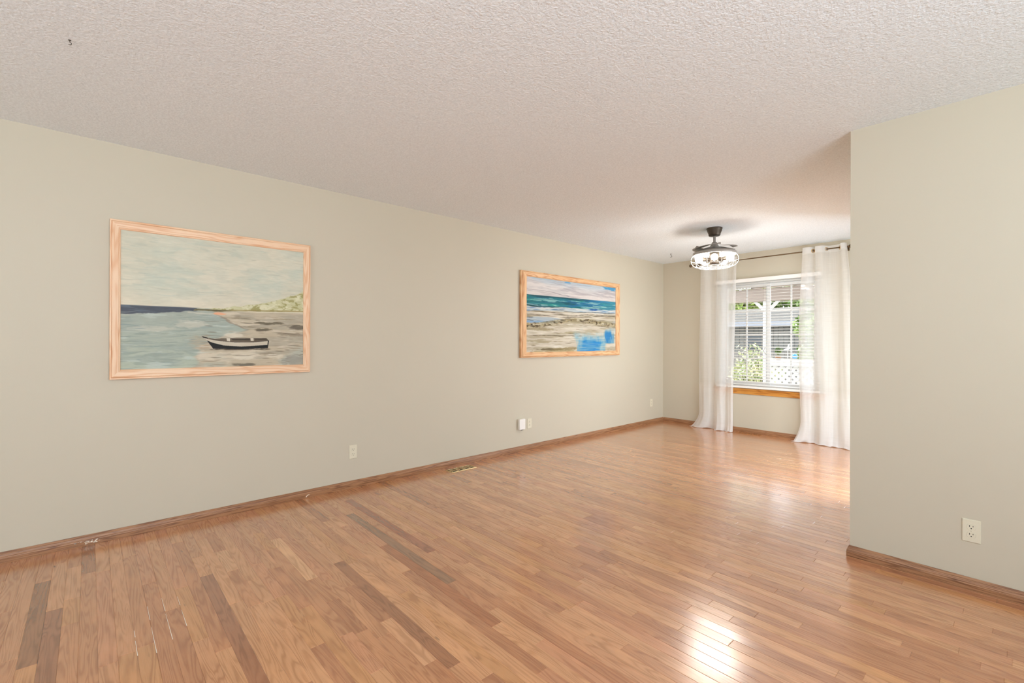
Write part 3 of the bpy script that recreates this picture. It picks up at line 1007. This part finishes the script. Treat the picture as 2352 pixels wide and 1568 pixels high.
for k in range(NR):
    a = (k + .5) * 2 * PI / NR
    pts = []
    for (r_, z) in ((.206, -.284), (.222, -.296), (.231, -.315), (.234, -.338), (.229, -.365), (.214, -.390), (.190, -.408), (.160, -.417), (.120, -.419), (.075, -.419)):
        pts.append((r_ * math.cos(a), r_ * math.sin(a), z))
    cg.tube(pts, .0026, 7)
for (r_, z) in ((.234, -.338), (.214, -.390), (.160, -.417), (.075, -.419)):
    cg.tube([(r_ * math.cos(i * 2 * PI / 64), r_ * math.sin(i * 2 * PI / 64), z) for i in range(64)], .0026, 7, closed=True)
cg.build('wire_cage', M_cage, fan)

# ------------------------------------------------------------------ window, sill, blind
win = struct(MB().box((OX0, YB + .04, OZ0), (OX1, YB + .045, OZ0 + .001)).build('window_1', M_vinyl))
fr = MB()
yf0, yf1 = YB + .055, YB + .125
fr.box((OX0, yf0, OZ0), (OX1, yf1, OZ0 + .045), .003); fr.box((OX0, yf0, OZ1 - .045), (OX1, yf1, OZ1), .003)
fr.box((OX0, yf0, OZ0 + .045), (OX0 + .045, yf1, OZ1 - .045), .003); fr.box((OX1 - .045, yf0, OZ0 + .045), (OX1, yf1, OZ1 - .045), .003)
fr.build('window_frame', M_vinyl, win)
for (a, b, yy) in ((OX0 + .045, 1.515, YB + .082), (1.455, OX1 - .045, YB + .104)):
    s = MB()
    y0, y1 = yy - .010, yy + .010
    z0, z1 = OZ0 + .045, OZ1 - .045
    s.box((a, y0, z0), (a + .042, y1, z1), .002); s.box((b - .042, y0, z0), (b, y1, z1), .002)
    s.box((a + .042, y0, z0), (b - .042, y1, z0 + .042), .002); s.box((a + .042, y0, z1 - .042), (b - .042, y1, z1), .002)
    sash = s.build('sash', M_vinyl, win)
    mu = MB()
    c = (a + b) / 2
    mu.box((c - .009, yy - .004, z0 + .04), (c + .009, yy + .004, z1 - .04))
    for k in range(1, 4):
        zz = z0 + .042 + (z1 - z0 - .084) * k / 4
        mu.box((a + .04, yy - .0035, zz - .009), (b - .04, yy + .0035, zz + .009))
    mu.build('muntin_grid', M_vinyl, sash)
    MB().add([(a + .04, yy, z0 + .04), (b - .04, yy, z0 + .04), (b - .04, yy, z1 - .04), (a + .04, yy, z1 - .04)], [(0, 1, 2, 3)]).build('glass_pane', M_glass, sash)
# honey coloured wooden trim under the window
tr_ = MB()
def uvbox(mb, lo, hi):
    b = MB().box(lo, hi, .004, 2)
    ux = []
    for f in b.f:
        ux.append([(b.v[i][0], b.v[i][2] + b.v[i][1]) for i in f])
    mb.add(b.v, b.f, ux)
uvbox(tr_, (.80, YB - .026, .575), (2.17, YB, .598))
uvbox(tr_, (.82, YB - .016, .522), (2.15, YB, .575))
struct(tr_.build('trim_1', M_sill))

bl = thing('window_blind', 'white horizontal slat blind lowered and open over the garden window', 'blind', (1.485, 6.573, .60), 0)
BX = .633
MB().box((-BX, -.028, 1.440), (BX, .028, 1.480), .003).build('headrail', M_blind, bl)
MB().box((-BX - .006, -.034, 1.436), (BX + .006, -.029, 1.484), .002).build('valance', M_blind, bl)
MB().box((-BX, -.024, .008), (BX, .024, .034), .004).build('bottom_rail', M_blind, bl)
NS = 36
for k in range(NS):
    z = .058 + (1.420 - .058) * k / (NS - 1)
    V, F = [], []
    for i in range(7):
        s = i / 6 * 2 - 1
        yy = s * .0225
        zz = z + .0012 * (1 - s * s) + s * .0034
        for x in (-BX, BX):
            V += [(x, yy, zz + .0013), (x, yy, zz - .0013)]
    for i in range(6):
        a, b = i * 4, i * 4 + 4
        F += [(a, a + 2, b + 2, b), (a + 1, b + 1, b + 3, a + 3), (a, b, b + 1, a + 1), (a + 2, a + 3, b + 3, b + 2)]
    F += [(0, 1, 3, 2), (24, 26, 27, 25)]
    MB().add(V, F, smooth=True).build('slat', M_blind, bl)
for x in (-.46, .0, .46):
    mb = MB()
    for yy in (-.0245, .0245):
        mb.tube([(x, yy, .02), (x, yy, 1.43)], .0009, 5)
    mb.build('ladder_cord', M_blind, bl)

# ------------------------------------------------------------------ curtain rod and sheers
YROD, ZROD = 6.500, 2.340
rod = thing('curtain_rod', 'thin bronze curtain rod with ball ends above the window', 'curtain rod', (1.46, YROD, ZROD))
MB().lathe([(0, -.93), (.0075, -.93), (.0075, .94), (0, .94)], 16, 'X').build('rod', M_rod, rod)
for s, x in ((-1, -.93), (1, .94)):
    MB().lathe([(0, 0), (.011, 0), (.011, s * .008), (.008, s * .011), (.016, s * .016), (.023, s * .028), (.023, s * .036), (.016, s * .046), (.007, s * .051), (0, s * .052)], 24, 'X', (x, 0, 0)).build('finial', M_rod, rod)
for x in (-.88, .925):
    b = MB()
    b.box((x - .005, -.010, -.013), (x + .005, YB - YROD - .004, -.007), .001)
    b.box((x - .012, YB - YROD - .006, -.035), (x + .012, YB - YROD - .0005, .025), .002)
    b.box((x - .005, -.013, -.013), (x + .005, -.009, .006), .001)
    b.build('bracket', M_rod, rod)

def catmull(P, n):
    P = [Vector(p) for p in P]
    out = []
    m = len(P) - 1
    for k in range(n):
        t_ = k / (n - 1) * m
        i = min(int(t_), m - 1)
        f = t_ - i
        p0, p1, p2, p3 = P[max(i - 1, 0)], P[i], P[i + 1], P[min(i + 2, m)]
        out.append(.5 * ((2 * p1) + (p2 - p0) * f + (2 * p0 - 5 * p1 + 4 * p2 - p3) * f * f + (3 * p1 - p0 - 3 * p2 + p3) * f ** 3))
    return out

def curtain(label, top, bottom, seed, warp, zt=ZROD + .042, nx=200, nz=110):
    x_c = sum(p[0] for p in top) / len(top)
    root = thing('sheer_curtain', label, 'curtain', (x_c, YROD, 0), 0, 'white sheer curtains at the window')
    T, B = catmull(top, nx), catmull(bottom, nx)
    rr = random.Random(seed)
    ph = [rr.uniform(0, 6.28) for _ in range(8)]
    V, U, D = [], [], []
    for j in range(nz + 1):
        s = j / nz
        z = zt * (1 - s)
        e = s * s * (3 - 2 * s)
        e2 = min(1, s * 1.25) ** .8
        for i in range(nx):
            q = i / (nx - 1)
            p = T[i].lerp(B[i], e2)
            x = p.x + .004 * math.sin(q * 31 + s * 5 + ph[0]) * s + .003 * math.sin(q * 67 + s * 3 + ph[1]) * s
            y = p.y + .006 * math.sin(q * 23 + s * 4 + ph[2]) * s + .003 * math.sin(q * 57 - s * 9 + ph[3]) * s
            zz = z
            x, y, zz = warp(q, s, x, y, zz)
            zz = max(zz, .004 + .003 * (1 + math.sin(q * 40 + ph[4])))
            y = min(y, 6.548 - YROD if zz > .45 else 6.584 - YROD)
            V.append((x - x_c, y, zz))
            U.append((q * 1.3, s * 2.4))
            d = .60
            if s * zt < .085 or s > .955: d = .93
            if q < .012 or q > .988: d = .95
            d += .14 * max(0, min(1, (.66 - zz) / .1))
            d += .26 * max(0, s - .72) / .28
            D.append(min(d, 1))
    F, UV = [], []
    for j in range(nz):
        for i in range(nx - 1):
            f = (j * nx + i, (j + 1) * nx + i, (j + 1) * nx + i + 1, j * nx + i + 1)
            F.append(f); UV.append([U[k] for k in f])
    o = MB().add(V, F, UV, smooth=True).build('panel', M_sheer, root)
    a = o.data.attributes.new('dens', 'FLOAT', 'POINT')
    a.data.foreach_set('value', D)
    # eyelets where the cloth crosses the rod
    for i in range(1, nx):
        if T[i - 1].y * T[i].y < 0:
            a_, b_ = T[i - 1], T[i]
            c = a_.lerp(b_, abs(a_.y) / (abs(a_.y) + abs(b_.y)))
            tn = (T[min(i + 2, nx - 1)] - T[max(i - 3, 0)]).normalized()
            nrm = Vector((-tn.y, tn.x, 0))
            pts = []
            for k in range(24):
                an = 2 * PI * k / 24
                pp = Vector((c.x - x_c, 0, ZROD)) + tn * .0195 * math.cos(an) + Vector((0, 0, 1)) * .0195 * math.sin(an)
                pts.append(pp)
            MB().tube(pts, .0045, 8, closed=True).build('grommet', M_grommet, root)
    return root

def V3(L): return [(a, b, 0) for a, b in L]
topL = V3([(.655, -.01), (.675, -.045), (.74, -.05), (.785, 0), (.80, .03), (.86, .034), (.895, 0), (.91, -.045), (.985, -.05), (1.02, 0), (1.035, .03), (1.09, .034), (1.12, 0), (1.135, -.04), (1.170, -.045)])
botL = V3([(.62, .030), (.655, .010), (.70, -.010), (.76, .000), (.80, .030), (.84, .035), (.87, .0), (.90, -.030), (.95, -.040), (.98, -.015), (1.0, .01), (1.03, .0), (1.06, -.02), (1.09, -.03), (1.115, -.01)])
def warpL(q, s, x, y, z):
    k = max(0, (s - .90) / .10)
    left = max(0, 1 - q / .38)
    x -= .14 * k * k * left
    z -= .055 * k * k * (1 - .5 * left) if k > 0 else 0
    y -= .055 * k ** 3 * (.6 + .4 * math.sin(q * 17))
    return x, y, z
curtain('white sheer curtain hanging left of the window, partly behind the fan light', topL, botL, 3, warpL)
topR = V3([(1.946, -.012), (1.958, -.045), (2.015, -.05), (2.05, 0), (2.062, .032), (2.072, 0), (2.09, -.045), (2.15, -.05), (2.19, 0), (2.215, .033), (2.29, .034), (2.325, 0), (2.342, -.046), (2.378, -.05), (2.392, -.01)])
botR = V3([(1.925, -.005), (1.945, -.03), (1.985, -.045), (2.02, -.03), (2.05, .02), (2.08, .0), (2.12, -.055), (2.18, -.07), (2.23, -.045), (2.27, -.02), (2.32, -.035), (2.37, -.07), (2.42, -.085), (2.47, -.075), (2.52, -.06)])
def warpR(q, s, x, y, z):
    # the leading edge is pulled in and its hem swept out to the left on the floor
    k = max(0, (s - .62) / .38)
    edge = max(0, 1 - q / .26)
    x -= .045 * math.sin(min(1, s * 1.2) * PI) * edge * .6
    kk = max(0, (s - .89) / .11)
    x -= .10 * kk * kk * max(0, 1 - q / .34)
    z -= .05 * kk * kk
    y -= .06 * kk ** 2 * (.5 + .5 * math.sin(q * 21 + .5)) + .035 * k * math.exp(-((q - .36) / .07) ** 2) * -1
    return x, y, z
curtain('white sheer curtain hanging right of the window beside the partition edge', topR, botR, 9, warpR)

# ------------------------------------------------------------------ garden seen through the window
M_deck = plain('patio_ground', srgb(150, 142, 128), .9, var=.15, scale=6)
M_wpaint = plain('white_exterior_paint', srgb(214, 214, 214), .5, var=.02)
M_soffit = plain('taupe_patio_boards', srgb(170, 156, 148), .7, var=.06, scale=8)
M_gsiding = plain('grey_siding', srgb(120, 119, 116), .8, var=.15, scale=5)
M_shingle = plain('grey_shingles', srgb(80, 78, 76), .85, var=.25, scale=7)
M_fence = plain('weathered_fence', srgb(120, 116, 112), .85, var=.2, scale=5)
M_bark = plain('bark', srgb(92, 76, 62), .9, var=.2)
def leafmat(name, a, b):
    t = NT(name)
    c = t.mix(t.ramp(t.noise(t.coord('Object'), 7.0, 3), [(.35, 0.0), (.65, 1.0)]), srgb(*a) + (1,), srgb(*b) + (1,))
    t.p(col=c, rough=.5)
    t.b.inputs['Subsurface Weight'].default_value = 0.0
    return t.m
M_leaf = leafmat('tree_leaf', (74, 104, 46), (150, 172, 92))
M_leaf2 = leafmat('bright_leaf', (110, 142, 58), (196, 206, 120))
M_varieg = leafmat('variegated_leaf', (112, 138, 84), (236, 232, 190))
M_blue = plain('blue_glass', srgb(90, 160, 210), .15)
M_pot = plain('clay_pot', srgb(150, 110, 80), .8)

GZ = -.32
struct(MB().box((-9, YB + .16, GZ - .1), (9, 24, GZ)).build('ground_garden', M_deck))
# patio roof: boards on rafters, carried by a front beam
pr = thing('patio_roof', 'taupe boarded patio roof with rafters outside the window', 'patio roof', (.6, 9.45, GZ))
mb = MB()
def slope(y): return 2.30 + (9.9 - y) * .135
for k in range(22):
    x0 = -.55 + k * .14
    V = []
    for yy in (6.80, 9.9):
        for x in (x0 + .002, x0 + .138):
            for dz in (0, .022):
                V.append((x - .6, yy - 9.45, slope(yy) + dz - GZ))
    mb.add(V, [(0, 2, 6, 4), (1, 5, 7, 3), (0, 4, 5, 1), (2, 3, 7, 6), (0, 1, 3, 2), (4, 6, 7, 5)])
mb.build('roof_boards', M_soffit, pr)
for x in (-.5, .25, 1.0, 1.75, 2.4):
    V = []
    for yy in (6.80, 9.95):
        for xx in (x - .02, x + .02):
            for dz in (-.10, 0):
                V.append((xx - .6, yy - 9.45, slope(yy) + dz - GZ))
    MB().add(V, [(0, 2, 6, 4), (1, 5, 7, 3), (0, 4, 5, 1), (2, 3, 7, 6), (0, 1, 3, 2), (4, 6, 7, 5)]).build('rafter', M_soffit, pr)
MB().box((-1.4, -.05, 2.0 - GZ), (2.0, .05, 2.24 - GZ), .004).build('front_beam', M_soffit, pr)

po = thing('patio_post', 'white patio post seen through the left window sash', 'post', (.513, 9.45, GZ))
MB().box((-.05, -.05, 0), (.05, .05, 1.998 - GZ), .004).build('shaft', M_wpaint, po)
for s in (1, -1):
    mb = MB()
    mb.add([(s * .05, -.02, 1.80 - GZ), (s * .05, -.02, 1.88 - GZ), (s * .16, -.02, 1.995 - GZ), (s * .23, -.02, 1.995 - GZ),
            (s * .05, .02, 1.80 - GZ), (s * .05, .02, 1.88 - GZ), (s * .16, .02, 1.995 - GZ), (s * .23, .02, 1.995 - GZ)],
           [(0, 1, 2, 3), (4, 7, 6, 5), (0, 4, 5, 1), (1, 5, 6, 2), (2, 6, 7, 3), (3, 7, 4, 0)])
    mb.build('corner_brace', M_wpaint, po)
MB().box((-.065, -.065, 0), (.065, .065, .12), .004).build('foot', M_wpaint, po)
hk = MB()
hk.tube([(0, -.05, 1.14 - GZ), (0, -.15, 1.07 - GZ), (0, -.05, 1.00 - GZ)], .005, 6)
hk.build('plant_bracket', M_hook, po)

def lattice(mb, x0, x1, z0, z1, step, w, y, th=.006):
    """two crossed layers of slats clipped to the rectangle"""
    for sgn, dy in ((1, 0), (-1, th)):
        c = -(z1 - z0)
        while c < (x1 - x0):
            a, b = max(0, c), min(x1 - x0, c + (z1 - z0))
            if b - a > .01:
                if sgn > 0:
                    p, q = (x0 + a, z0 + (a - c)), (x0 + b, z0 + (b - c))
                else:
                    p, q = (x0 + a, z1 - (a - c)), (x0 + b, z1 - (b - c))
                d = Vector((q[0] - p[0], q[1] - p[1])).normalized()
                n = Vector((-d.y, d.x)) * w / 2
                V = []
                for yy in (y + dy, y + dy + th):
                    for (e, s) in ((p, 1), (q, 1), (q, -1), (p, -1)):
                        V.append((e[0] + n.x * s, yy, e[1] + n.y * s))
                mb.add(V, [(0, 1, 2, 3), (7, 6, 5, 4), (0, 4, 5, 1), (1, 5, 6, 2), (2, 6, 7, 3), (3, 7, 4, 0)])
            c += step
ra = thing('patio_railing', 'white railing with lattice panel right of the patio post', 'railing', (1.2, 9.45, GZ))
MB().box((-.637, -.06, .79 - GZ), (1.0, .06, .90 - GZ), .004).build('cap_rail', M_wpaint, ra)
MB().box((-.637, -.03, -.12 - GZ), (1.0, .03, -.04 - GZ), .004).build('bottom_rail', M_wpaint, ra)
mb = MB(); lattice(mb, -.637, 1.0, -.04 - GZ, .79 - GZ, .115, .052, -.006)
mb.build('lattice_panel', M_wpaint, ra)
MB().box((.96, -.04, 0), (1.04, .04, .95 - GZ), .004).build('end_post', M_wpaint, ra)
la = thing('hanging_lattice', 'white lattice strip hanging under the patio roof edge', 'lattice', (.02, 9.2, 2.26))
mb = MB(); lattice(mb, -.45, .30, -.03, .12, .055, .022, 0)
mb.build('lattice_panel', M_wpaint, la)
MB().box((-.46, -.006, .12), (.31, .018, .15), .002).build('top_rail', M_wpaint, la)

# garage with a grey shingle roof, behind the garden
ga = thing('garden_garage', 'grey neighbouring garage with shingle roof behind the railing', 'garage', (-2.2, 17.0, GZ))
wl = MB().box((-5, 0, 0), (6, 1.6, 1.95 - GZ))
for k in range(70):
    x = -5 + k * .157
    wl.box((x, -.012, 0), (x + .14, .0, 1.94 - GZ))
wl.build('wall', M_gsiding, ga)
rf = MB()
for k in range(5):
    y0 = -.55 + k * .24
    z0 = 1.90 + k * .10 - GZ
    rf.add([(-5.3, y0, z0 + .03), (6.3, y0, z0 + .03), (6.3, y0 + .25, z0 + .125), (-5.3, y0 + .25, z0 + .125), (-5.3, y0, z0), (6.3, y0, z0), (6.3, y0 + .25, z0 + .095), (-5.3, y0 + .25, z0 + .095)],
           [(0, 1, 2, 3), (7, 6, 5, 4), (0, 4, 5, 1), (1, 5, 6, 2), (2, 6, 7, 3), (3, 7, 4, 0)])
rf.build('roof', M_shingle, ga)
MB().box((-5.3, -.58, 1.77 - GZ), (6.3, -.55, 1.92 - GZ)).build('gutter', plain('pale_gutter', srgb(140, 142, 150), .5), ga)
for x in (-1.7, -.55):
    MB().box((x, -.02, .95 - GZ), (x + .5, -.013, 1.5 - GZ), .003).build('window', plain('dark_pane', (.05, .06, .07), .2), ga)
fe = thing('board_fence', 'weathered grey board fence in front of the garage', 'fence', (-.8, 14.6, GZ))
bd = MB()
for k in range(46):
    x = -3.2 + k * .14
    bd.box((x, -.01, .03), (x + .132, .01, 1.28 + .02 * math.sin(k * 7.7)), 0)
bd.build('boards', M_fence, fe)
MB().box((-3.2, .01, .25), (3.24, .05, .34)).build('rail', M_fence, fe)
MB().box((-3.2, .01, .95), (3.24, .05, 1.04)).build('rail', M_fence, fe)

def foliage(n, cen, rad, size, seed, shell=.55):
    rg_ = random.Random(seed)
    mb = MB()
    for _ in range(n):
        while True:
            p = Vector([rg_.uniform(-1, 1) for _ in range(3)])
            if shell < p.length < 1: break
        lump = 1 + .18 * math.sin(p.x * 7 + seed) * math.sin(p.y * 6) + .15 * math.sin(p.z * 9)
        c = Vector([cen[i] + p[i] * rad[i] * lump for i in range(3)])
        a = Vector([rg_.gauss(0, 1) for _ in range(3)]).normalized()
        b = a.cross(Vector([rg_.gauss(0, 1) for _ in range(3)])).normalized()
        s = size * rg_.uniform(.6, 1.3)
        mb.add([c - a * s, c + b * s * .45 + a * s * .1, c + a * s, c - b * s * .45 + a * s * .1], [(0, 1, 2, 3)])
    return mb
def tree(label, loc, h, rad, n, size, mat, seed):
    r = thing('leafy_tree', label, 'tree', loc, 0, 'trees beyond the patio')
    MB().tube([(0, 0, 0), (.05, .02, h * .4), (-.03, 0, h * .8), (0, 0, h)], [.14, .11, .08, .05], 8).build('trunk', M_bark, r)
    foliage(n, (0, 0, h), rad, size, seed).build('crown', mat, r)
tree('bright green tree above the garage roof left of the post', (-4.4, 21.0, GZ), 3.4, (.95, 1.1, 2.1), 2600, .15, M_leaf2, 1)
tree('darker green tree above the garage roof right of the post', (-1.8, 21.0, GZ), 3.6, (.95, 1.1, 2.2), 2600, .15, M_leaf, 2)
hd = thing('tall_hedge', 'tall dark green hedge along the back behind the garage', 'hedge', (-3.6, 23.4, GZ))
rg_ = random.Random(77)
mb = MB()
for _ in range(5200):
    c = Vector((rg_.uniform(-5, 4.4), rg_.uniform(-.5, .4), rg_.uniform(0, 1) ** .6 * 5.2))
    a = Vector([rg_.gauss(0, 1) for _ in range(3)]).normalized()
    b_ = a.cross(Vector([rg_.gauss(0, 1) for _ in range(3)])).normalized()
    q_ = .2 * rg_.uniform(.6, 1.3)
    mb.add([c - a * q_, c + b_ * q_ * .5, c + a * q_, c - b_ * q_ * .5], [(0, 1, 2, 3)])
mb.build('leaves', M_leaf, hd)
tree('leafy green tree in front of the garage at the right curtain', (.62, 12.9, GZ), 1.75, (.62, .5, 1.0), 2600, .075, M_leaf, 3)
tree('green tree far left behind the garage and the sheer curtain', (-7.0, 21.0, GZ), 3.4, (.95, 1.1, 2.2), 2200, .15, M_leaf, 4)
sh = thing('variegated_shrub', 'cream and green variegated shrub left of the patio post', 'shrub', (.03, 10.1, GZ))
for k in range(7):
    a = k * .9
    MB().tube([(.03 * math.cos(a), .03 * math.sin(a), 0), (.15 * math.cos(a), .12 * math.sin(a), .6), (.26 * math.cos(a), .2 * math.sin(a), 1.15)], [.012, .009, .005], 6).build('stem', M_bark, sh)
fo = foliage(1500, (0, 0, .78), (.46, .36, .62), .05, 8, .3)
fo.build('leaves', M_varieg, sh)
gb = thing('gazing_ball', 'small blue glass ball on a stake behind the railing', 'garden ornament', (.90, 9.75, GZ))
MB().tube([(0, 0, 0), (0, 0, .93 - GZ)], .009, 8).build('stake', M_hook, gb)
MB().lathe([(.05 * math.sin(PI * i / 14), .965 - GZ - .05 * math.cos(PI * i / 14)) for i in range(15)], 20).build('ball', M_blue, gb)
bi = thing('bird_stake', 'white bird ornament on a thin stake behind the railing', 'garden ornament', (.78, 9.75, GZ))
MB().tube([(0, 0, 0), (0, 0, 1.10 - GZ)], .006, 6).build('stake', M_wpaint, bi)
bd = MB()
bd.tube([(-.07, 0, 1.085 - GZ), (-.03, 0, 1.095 - GZ), (.0, 0, 1.10 - GZ), (.03, 0, 1.115 - GZ), (.05, 0, 1.125 - GZ), (.065, 0, 1.122 - GZ)], [.004, .014, .018, .013, .009, .003], 8)
bd.add([(-.015, 0, 1.105 - GZ), (.02, 0, 1.11 - GZ), (.03, .03, 1.20 - GZ), (.015, .035, 1.21 - GZ)], [(0, 1, 2, 3)])
bd.add([(-.015, 0, 1.105 - GZ), (.02, 0, 1.11 - GZ), (.04, -.03, 1.19 - GZ), (.02, -.035, 1.205 - GZ)], [(0, 1, 2, 3)])
bd.build('bird', M_wpaint, bi)
pp = thing('potted_plant', 'small potted plant standing on the white railing cap', 'plant', (.715, 9.45, .90))
MB().lathe([(0, .0), (.035, 0), (.05, .07), (.046, .07), (0, .06)], 20).build('pot', M_pot, pp)
foliage(120, (0, 0, .17), (.065, .05, .07), .025, 12, .1).build('leaves', M_leaf, pp)
